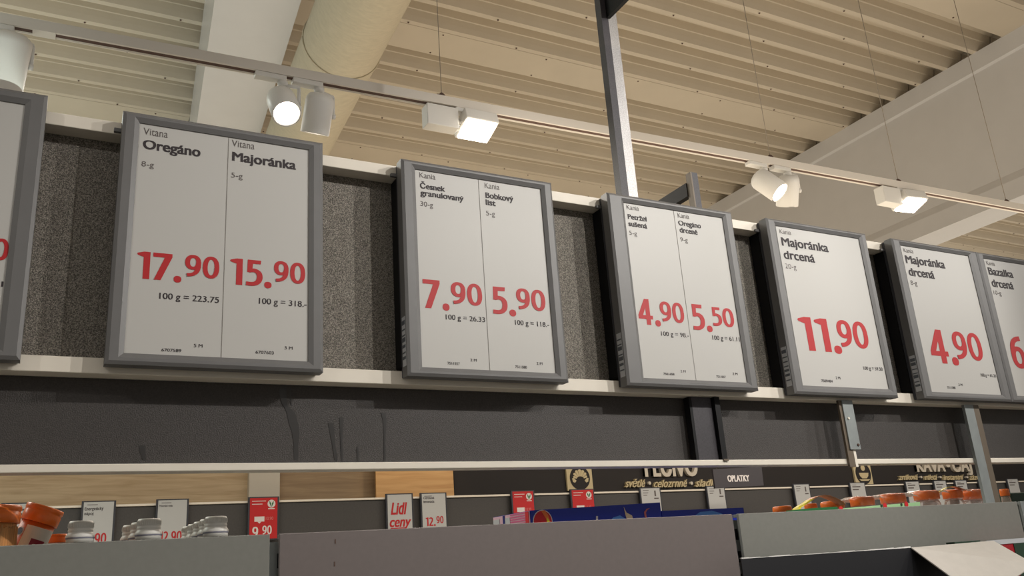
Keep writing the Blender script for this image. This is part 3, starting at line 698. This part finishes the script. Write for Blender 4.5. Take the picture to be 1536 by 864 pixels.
# shrink film: a wavy clear skin over the lids
s = MB(); nx = 90; prof = []
xs0, xs1 = jr[3][0]-.06, jr[7][0]+.05
def top_at(x):
    z = 1.700 + .045*(x-xs0)/(xs1-xs0)*.5
    for (jx, jz, r_) in jr[3:8]:
        if abs(x-jx) < r_*1.15: z = max(z, jz+.0018)
        else: z = max(z, jz+.0018-.35*(abs(x-jx)-r_*1.15))
    return z
cols_ = []
for i in range(nx+1):
    x = xs0+(xs1-xs0)*i/nx; zt = top_at(x)+.0008*math.sin(i*1.9)
    cols_.append([s.bm.verts.new(v) for v in ((x, 1.752+.002*math.sin(i*.9), SH+.09), (x, 1.754+.002*math.sin(i*1.3), zt-.016), (x, 1.764, zt-.004), (x, 1.785, zt), (x, 1.83, zt), (x, 1.85, zt-.012))])
for p0, p1 in zip(cols_, cols_[1:]):
    for k in range(5): s.bm.faces.new((p0[k], p1[k], p1[k+1], p0[k+1]))
for f in s.bm.faces: f.smooth = True
tag(s.build('shrink_film', M['clear']), 'clear glossy shrink film stretched over the orange lidded jars', 'wrap')
def strap(pts, w, label, y=1.775):
    s = MB(); P = [at(u, v, y) for u, v in pts]; n = len(P)
    t = [s.bm.verts.new((p_.x, y-w/2, p_.z)) for p_ in P]; b_ = [s.bm.verts.new((p_.x+.004, y+w/2, p_.z-.001)) for p_ in P]
    for i in range(n-1):
        f = s.bm.faces.new((t[i], t[i+1], b_[i+1], b_[i])); f.smooth = True; f.material_index = 0 if i < n*.35 else 1
    o = s.build('carrying_strip', [M['yellow'], M['handle']]); md = o.modifiers.new('s', 'SOLIDIFY'); md.thickness = .0012
    return tag(o, label, 'strip')
strap([(1193, 768), (1194, 762), (1200, 758), (1207, 754), (1214, 749), (1221, 745), (1229, 743), (1238, 744), (1248, 748), (1256, 752), (1262, 757)], .034, 'yellow and salmon carrying strip arched over the left jars')
strap([(1402, 741), (1410, 736), (1418, 731), (1426, 729.5), (1434, 730.5), (1440, 733), (1448, 735)], .016, 'yellow and salmon carrying strip arched over the right jars')
g = empty('card_tray', (2.0, 1.76, SH), 'printed card tray edge in green, mint and red under the jars', 'tray')
def tray_piece(name, m, pts): 
    s = MB(); s.prism([at(u, v, 1.745) for u, v in pts], (0, .002, 0)); s.build(name, M[m], g)
tray_piece('green_edge', 'green', [(1180, 766), (1220, 762), (1256, 760), (1257, 772), (1180, 772)])
tray_piece('mint_edge', 'mint', [(1257.5, 763), (1380, 753), (1381, 770), (1257.5, 772)])
for u in (1261, 1327, 1359): 
    q = at(u, 762-(u-1261)*.075, 1.7445); s = MB().lathe([(.0075, 0), (.0075, .0012)], (q.x, 1.7445, q.z-.003), (0, -1, 0), 18); s.build('red_dot', M['redp'], g)
for u, v in ((1322, 759), (1352, 757)):
    q = at(u, v, 1.7445); s = MB().lathe([(.004, 0), (.004, .0012)], (q.x, 1.7445, q.z), (0, -1, 0), 14); s.build('green_dot', M['green_dk'], g)
q0, q1 = at(1516, 739, 1.80), at(1545, 737, 1.80)
tag(bx('green_pack', M['green_dk'], q0.x, q1.x+.05, 1.80, 1.90, SH, q0.z, bev=.004), 'dark green pack at the right edge beside the single orange lid', 'pack')

# black tray with white flap on the near shelf
g = empty('display_tray', (1.75, 1.50, 1.291), 'black open card tray with torn white edge and white flap', 'tray')
s = MB(); s.prism([(1.381, 1.55, 1.291), (2.20, 1.55, 1.291), (2.20, 1.55, 1.5845), (1.93, 1.55, 1.5845), (1.381, 1.55, 1.5885)], (0, .004, 0)); s.build('back_wall', M['black_card'], g)
s = MB(); x = 1.382
while x < 1.93:
    w_ = random.uniform(.01, .035); hh = random.uniform(.0006, .0022) if x < 1.80 else random.uniform(.002, .0035)
    zz = 1.5885-(x-1.381)/(.549)*.004
    s.box(x, min(x+w_, 1.935), 1.5495, 1.5545, zz-.0003, zz+hh); x += w_
s.build('torn_edge', M['torn'], g)
A, B = Vector((1.932, 1.548, 1.585)), Vector((2.255, 1.548, 1.5865))
C_, D_ = at(1552, 846, 1.40), at(1474, 900, 1.40)
s = MB(); s.prism([A, B, C_, D_], (0, .001, -.0025)); s.build('white_flap', M['white_card'], g)
bx('side_wall', M['black_card'], 1.381, 1.385, 1.30, 1.549, 1.291, 1.40, g); bx('tray_floor', M['black_card'], 1.386, 2.19, 1.30, 1.549, 1.2915, 1.294, g)
g = empty('red_green_box', (2.45, 1.56, 1.291), 'red and green printed box behind the white flap at the right edge', 'box')
s = MB(); s.prism([(2.262, 1.575, 1.291), (2.72, 1.575, 1.291), (2.72, 1.575, 1.584), (2.262, 1.575, 1.5845)], (0, .034, 0)); s.build('carton', M['red_card2'], g)
bx('green_band', M['green_dk'], 2.375, 2.72, 1.573, 1.5745, 1.291, 1.580, g); bx('pale_top', M['label'], 2.262, 2.72, 1.5725, 1.5745, 1.5755, 1.5875, g)
q0, q1 = at(1432, 813, 1.585), at(1483, 810, 1.585)
tag(bx('green_box', M['green_dk'], q0.x, min(q1.x, 2.255), 1.585, 1.612, 1.291, q0.z, bev=.001), 'low dark green box behind the white flap', 'box')

# ---------------------------------------------------------------- far gondola and header
YG = 9.4
fg = bx('far_board', M['board_far'], -4, 20, YG, YG+.04, 1.2, 2.425)
tag(fg, 'long dark board of the far shelf with many small price displays', 'board')
tag(MB().box(-4, 20, YG-.03, YG+.04, 2.426, 2.446, .001).build('far_rail', M['strip']), 'thin white rail along the top of the far shelf', 'rail')
tag(bx('far_gondola_base', M['panel'], -4, 20, YG-.4, YG+.24, 0, 1.2), 'grey lower body of the far shelf', 'shelf')
def small_lines(par, m, x0, z, n, w, y, dz=.028, hgt=.010):
    for k in range(n): bx('print_line', M[m], x0, x0+w*(1-.25*(k % 2)), y-.0008, y, z-dz*k, z-dz*k+hgt, par)
def far_display(u0, u1, kind, label, texts=(), group='small price displays on the far shelf'):
    ztop = 2.470; x0, x1 = at(u0, 740, YG-.05).x, at(u1, 740, YG-.05).x; y = YG-.06
    root = empty('far_price_display', ((x0+x1)/2, YG-.035, ztop-.40), label, 'sign', group)
    MB().box(x0-.018, x1+.018, y, y+.028, ztop-.42, ztop+.012, .002).build('frame', M['frame_side'], root)
    y -= .002
    sc = bx('screen', M['card_red' if kind == 'red' else 'card'], x0, x1, y, y+.0019, ztop-.405, ztop, root)
    ww = x1-x0; s = MB(); yy = y-.0005
    if kind == 'red':
        small_lines(root, 'card_white', x0+.02, ztop-.035, 2, .14, yy, .03, .007)
        s.box(x0+.17*ww, x0+.53*ww, yy-.001, yy, ztop-.235, ztop-.185)
        s.prism([(x0+.28*ww, yy, ztop-.236), (x0+.42*ww, yy, ztop-.236), (x0+.35*ww, yy, ztop-.255)], (0, -.001, 0))
        s.build('price_tag_mark', M['card_white'], root)
        bx('print_line', M['card_white'], x0+.66*ww, x0+.90*ww, yy-.001, yy, ztop-.115, ztop-.105, root)
        MB().lathe([(.040, 0), (.040, .001)], (x0+.78*ww, yy, ztop-.06), (0, -1, 0), 24).build('round_mark', M['card_white'], root)
        s = MB(); s.prism([(x0+.78*ww, yy-.0018, ztop-.095), (x0+.795*ww, yy-.0018, ztop-.055), (x0+.86*ww, yy-.0018, ztop-.03), (x0+.85*ww, yy-.0018, ztop-.06)], (0, -.0006, 0))
        s.prism([(x0+.77*ww, yy-.0018, ztop-.095), (x0+.765*ww, yy-.0018, ztop-.055), (x0+.70*ww, yy-.0018, ztop-.03), (x0+.71*ww, yy-.0018, ztop-.06)], (0, -.0006, 0))
        s.build('leaf_emblem', M['green'], root)
        s = MB(); put_text(s, '10.90', x0+.58*ww, x0+.85*ww, ztop-.222, .032, yy-.001, .01); s.build('old_price', M['pinkp'], root)
    else:
        if kind != 'plain': small_lines(root, 'thin', x0+.03, ztop-.028, 1, .09, yy, hgt=.006)
        if kind == 'emblem':
            small_lines(root, 'thin', x0+.03, ztop-.06, 2, .08, yy, .03, .008); bx('emblem_mark', M['thin'], x0+.70*ww, x0+.78*ww, yy-.001, yy, ztop-.10, ztop-.03, root); bx('print_line', M['thin'], x0+.66*ww, x0+.90*ww, yy-.001, yy, ztop-.135, ztop-.120, root)
        if kind == 'lines': small_lines(root, 'thin', x0+.03, ztop-.06, 2, .17, yy, .04, .016)
    for t in texts:
        txt, fx0, fx1, dz, cap, m, bold, shear = t
        s = MB(); (put_price if set(txt) <= set('01245679.') else lambda *a_: put_text(*a_, bold, shear))(s, txt, x0+fx0*ww, x0+fx1*ww, ztop+dz, cap, yy-.0012); s.build('lettering', M[m], root)
    return root
far_display(7, 50, 'lines', 'small far display half hidden behind the leaning orange lidded tub')
far_display(127, 172, 'short', 'far display with two bold lines and red 90, above the lone white cap', [('Energetický', .04, .66, -.075, .028, 'ink', .02, 0), ('nápoj', .04, .34, -.118, .026, 'ink', .02, 0), ('90', .44, .82, -.405+.02, .10, 'red', .04, 0)])
far_display(238, 281, 'short', 'far display with red 12.90 behind the middle row of white caps', [('Minerální voda', .04, .50, -.062, .018, 'ink', .01, 0), ('12.90', .10, .86, -.39, .095, 'red', .04, 0)])
far_display(375, 416, 'red', 'red far display reading 9.90 under the pale pillar', [('9.', .10, .42, -.385, .10, 'card_white', .04, 0), ('90', .46, .80, -.362, .085, 'card_white', .04, 0)])
far_display(580.5, 616.5, 'plain', 'far display with slanted red lettering, below the lit wooden panel', [('Lidl', .12, .80, -.215, .13, 'red', .03, .25), ('ceny', .06, .95, -.345, .10, 'red', .03, .25), ('–', .10, .72, -.405, .11, 'red', .09, 0), ('–', .38, .92, -.425, .11, 'red', .09, 0)])
far_display(632, 667, 'short', 'far display with red 12.90, right of the slanted red lettering', [('Citronová', .06, .52, -.058, .024, 'ink', .02, 0), ('limonáda', .06, .52, -.098, .024, 'ink', .02, 0), ('12.', .12, .54, -.35, .092, 'red', .04, 0), ('90', .58, .88, -.325, .078, 'red', .04, 0)])
far_display(768, 799, 'red', 'red far display above the pink striped end of the blue box')
far_display(857, 889, 'red', 'red far display directly below the croissant plate')
far_display(961, 989, 'emblem', 'pale far display below the large bread lettering, left of its pair')
far_display(1061, 1086, 'emblem', 'pale far display left of the dark hanging wafer sign')
far_display(1192, 1214, 'emblem', 'pale far display above the yellow carrying strip')
far_display(1277, 1298, 'lines', 'pale far display below the coffee cup plate')
for (u0, u1, w_) in ((1361, 1380, 'first pale far display below the coffee lettering'), (1404, 1421, 'second pale far display below the coffee lettering'), (1436, 1452, 'third pale far display, just left of the steel upright'), (1472, 1488, 'pale far display half hidden by the steel upright'), (1515, 1530, 'pale far display at the right edge above the green pack')):
    far_display(u0, u1, 'lines', w_)

# header wall: planks, pillar, lettering boards
YW = 9.8
hw = bx('header_wall', M['header'], 4.43, 20, YW, YW+.1, 0, 3.5)
tag(hw, 'dark header wall carrying cream lettering above the far shelf', 'wall panel')
def plank_panel(name, x0, x1, y, m, label, zb=0.0, n=6):
    g_ = empty(name, ((x0+x1)/2, y, zb), label, 'wall panel'); hh = (3.5-zb)/n
    for k in range(n): MB().box(x0, x1, y, y+.03, zb+hh*k+.001, zb+hh*(k+1)-.001, .001).build('panel_board', M[m], g_)
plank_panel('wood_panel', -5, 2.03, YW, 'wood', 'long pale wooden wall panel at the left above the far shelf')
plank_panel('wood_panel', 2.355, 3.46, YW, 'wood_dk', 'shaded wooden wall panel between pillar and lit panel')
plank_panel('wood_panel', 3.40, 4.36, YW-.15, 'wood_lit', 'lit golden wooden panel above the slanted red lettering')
tag(bx('wall_pillar', M['wall'], 2.01, 2.335, YW-.08, YW+.1, 0, H0), 'pale narrow wall pillar above the red 9.90 display', 'pillar')
light('SPOT', 'panel_spot', (3.9, 8.9, 4.2), 26, (1, .8, .55), (3.9, 9.65, 2.6), spot_size=math.radians(50), spot_blend=.5, shadow_soft_size=.03)
def letters(txt, u0, u1, v, cap, m, label, bold=.05, shear=0, ext=.03, y=YW-.02):
    s = MB(); a_, b_ = at(u0, v, y), at(u1, v, y)
    put_text(s, txt, a_.x, b_.x, (a_.z+b_.z)/2, cap, y, bold, shear, ext)
    s.build(label[0], M[m], hw)
letters('PEČIVO', 966, 1046, 715, .24, 'letter', ('large_lettering',), .045)
letters('světlé', 937, 968, 731, .10, 'cream', ('script_lettering',), .02, .45, .02)
letters('•', 972, 976, 731, .11, 'letter', ('lettering_dot',), .03, 0, .02)
letters('celozrnné', 980, 1031, 731, .10, 'cream', ('script_lettering',), .02, .45, .02)
letters('•', 1035, 1039, 731, .11, 'letter', ('lettering_dot',), .03, 0, .02)
letters('sladké', 1042, 1080, 730, .10, 'cream', ('script_lettering',), .02, .45, .02)
letters('KÁVA', 1374, 1417, 708, .20, 'letter', ('large_lettering',), .045)
letters('•', 1419, 1425, 708, .24, 'letter', ('lettering_dot',), .045)
letters('ČAJ', 1428, 1457, 708, .20, 'letter', ('large_lettering',), .045)
for t_, a_, b_ in (('zrnková', 1347, 1377), ('mletá', 1386, 1406), ('instantní', 1414, 1446), ('zázvor', 1453, 1476)):
    letters(t_, a_, b_, 720, .085, 'cream', ('script_lettering',), .02, .45, .02)
for a_ in (1380, 1409, 1449): letters('•', a_, a_+3, 720, .09, 'letter', ('lettering_dot',), .03, 0, .02)

def plate(x0, x1, z0, z1, label):
    g_ = empty('emblem_plate', ((x0+x1)/2, YW-.02, z0), label, 'sign'); bx('plate', M['cream'], x0, x1, YW-.035, YW-.005, z0, z1, g_); return g_
g = plate(6.0, 6.385, 2.505, 2.83, 'square cream plate with a dark disc and croissant emblem')
cx_, cz = 6.195, 2.662
MB().lathe([(.150, 0), (.150, .006)], (cx_, YW-.035, cz), (0, -1, 0), 48).build('dark_disc', M['header'], g)
yy = YW-.0425
def seg(pts, g_, m='cream'): MB().prism([(cx_+x, yy, cz+z) for x, z in pts], (0, -.006, 0)).build('croissant_segment', M[m], g_)
for k in range(7):
    a0_ = math.radians(168-k*22.3); a1_ = math.radians(168-(k+1)*22.3+3); ro = .085+.035*math.sin((k+.5)/7*math.pi); ri = .052-.012*math.sin((k+.5)/7*math.pi); am = (a0_+a1_)/2
    f_ = lambda r_, a_: (r_*1.15*math.cos(a_), r_*math.sin(a_)-.02)
    seg([f_(ri, a0_), f_(ro, a0_), f_(ro*1.10, am), f_(ro, a1_), f_(ri, a1_)], g)
seg([(-.125, -.005), (-.10, .0), (-.062, -.035), (-.085, -.06), (-.115, -.05)], g); seg([(.125, -.005), (.10, .0), (.062, -.035), (.085, -.06), (.115, -.05)], g)
g = plate(11.225, 11.61, 2.490, 2.86, 'square cream plate with a dark oval and coffee cup emblem')
cx_, cz = 11.42, 2.655
s = MB().lathe([(.165, 0), (.165, .006)], (0, 0, 0), (0, -1, 0), 48); bmesh.ops.transform(s.bm, matrix=Matrix.Translation((cx_, YW-.035, cz)) @ Matrix.Diagonal((1.0, 1, 1, 1)), verts=s.bm.verts); s.build('dark_disc', M['header'], g)
MB().prism([(cx_-.105, yy, cz+.01), (cx_+.105, yy, cz+.01), (cx_+.09, yy, cz-.04), (cx_+.05, yy, cz-.075), (cx_-.05, yy, cz-.075), (cx_-.09, yy, cz-.04)], (0, -.006, 0)).build('cup_shape', M['cream'], g)
MB().prism([(cx_-.12, yy, cz-.09), (cx_+.12, yy, cz-.09), (cx_+.08, yy, cz-.115), (cx_-.08, yy, cz-.115)], (0, -.006, 0)).build('saucer_shape', M['cream'], g)
MB().lathe([(.045, 0), (.045, .006)], (cx_, yy, cz+.085), (0, -1, 0), 24).build('bean_shape', M['cream'], g)

# hanging wafer sign in front of the far shelf
g = empty('wafer_sign', (7.72, 8.5, 2.37), 'dark hanging sign with white letters between bread and coffee headers', 'sign')
s = MB(); s.prism([(7.325, 8.5, 2.372), (8.115, 8.5, 2.392), (8.125, 8.5, 2.628), (7.325, 8.5, 2.600)], (0, .03, 0)); s.build('panel', M['pole'], g)
s = MB(); put_text(s, 'OPLATKY', 7.535, 7.89, 2.446, .078, 8.497, .05); s.build('lettering', M['card_white'], g)
for x in (7.40, 8.05): MB().tube([(x, 8.515, 2.61), (x, 8.515, 5.595)], .003, 6).build('suspension_wire', M['wire'], g)
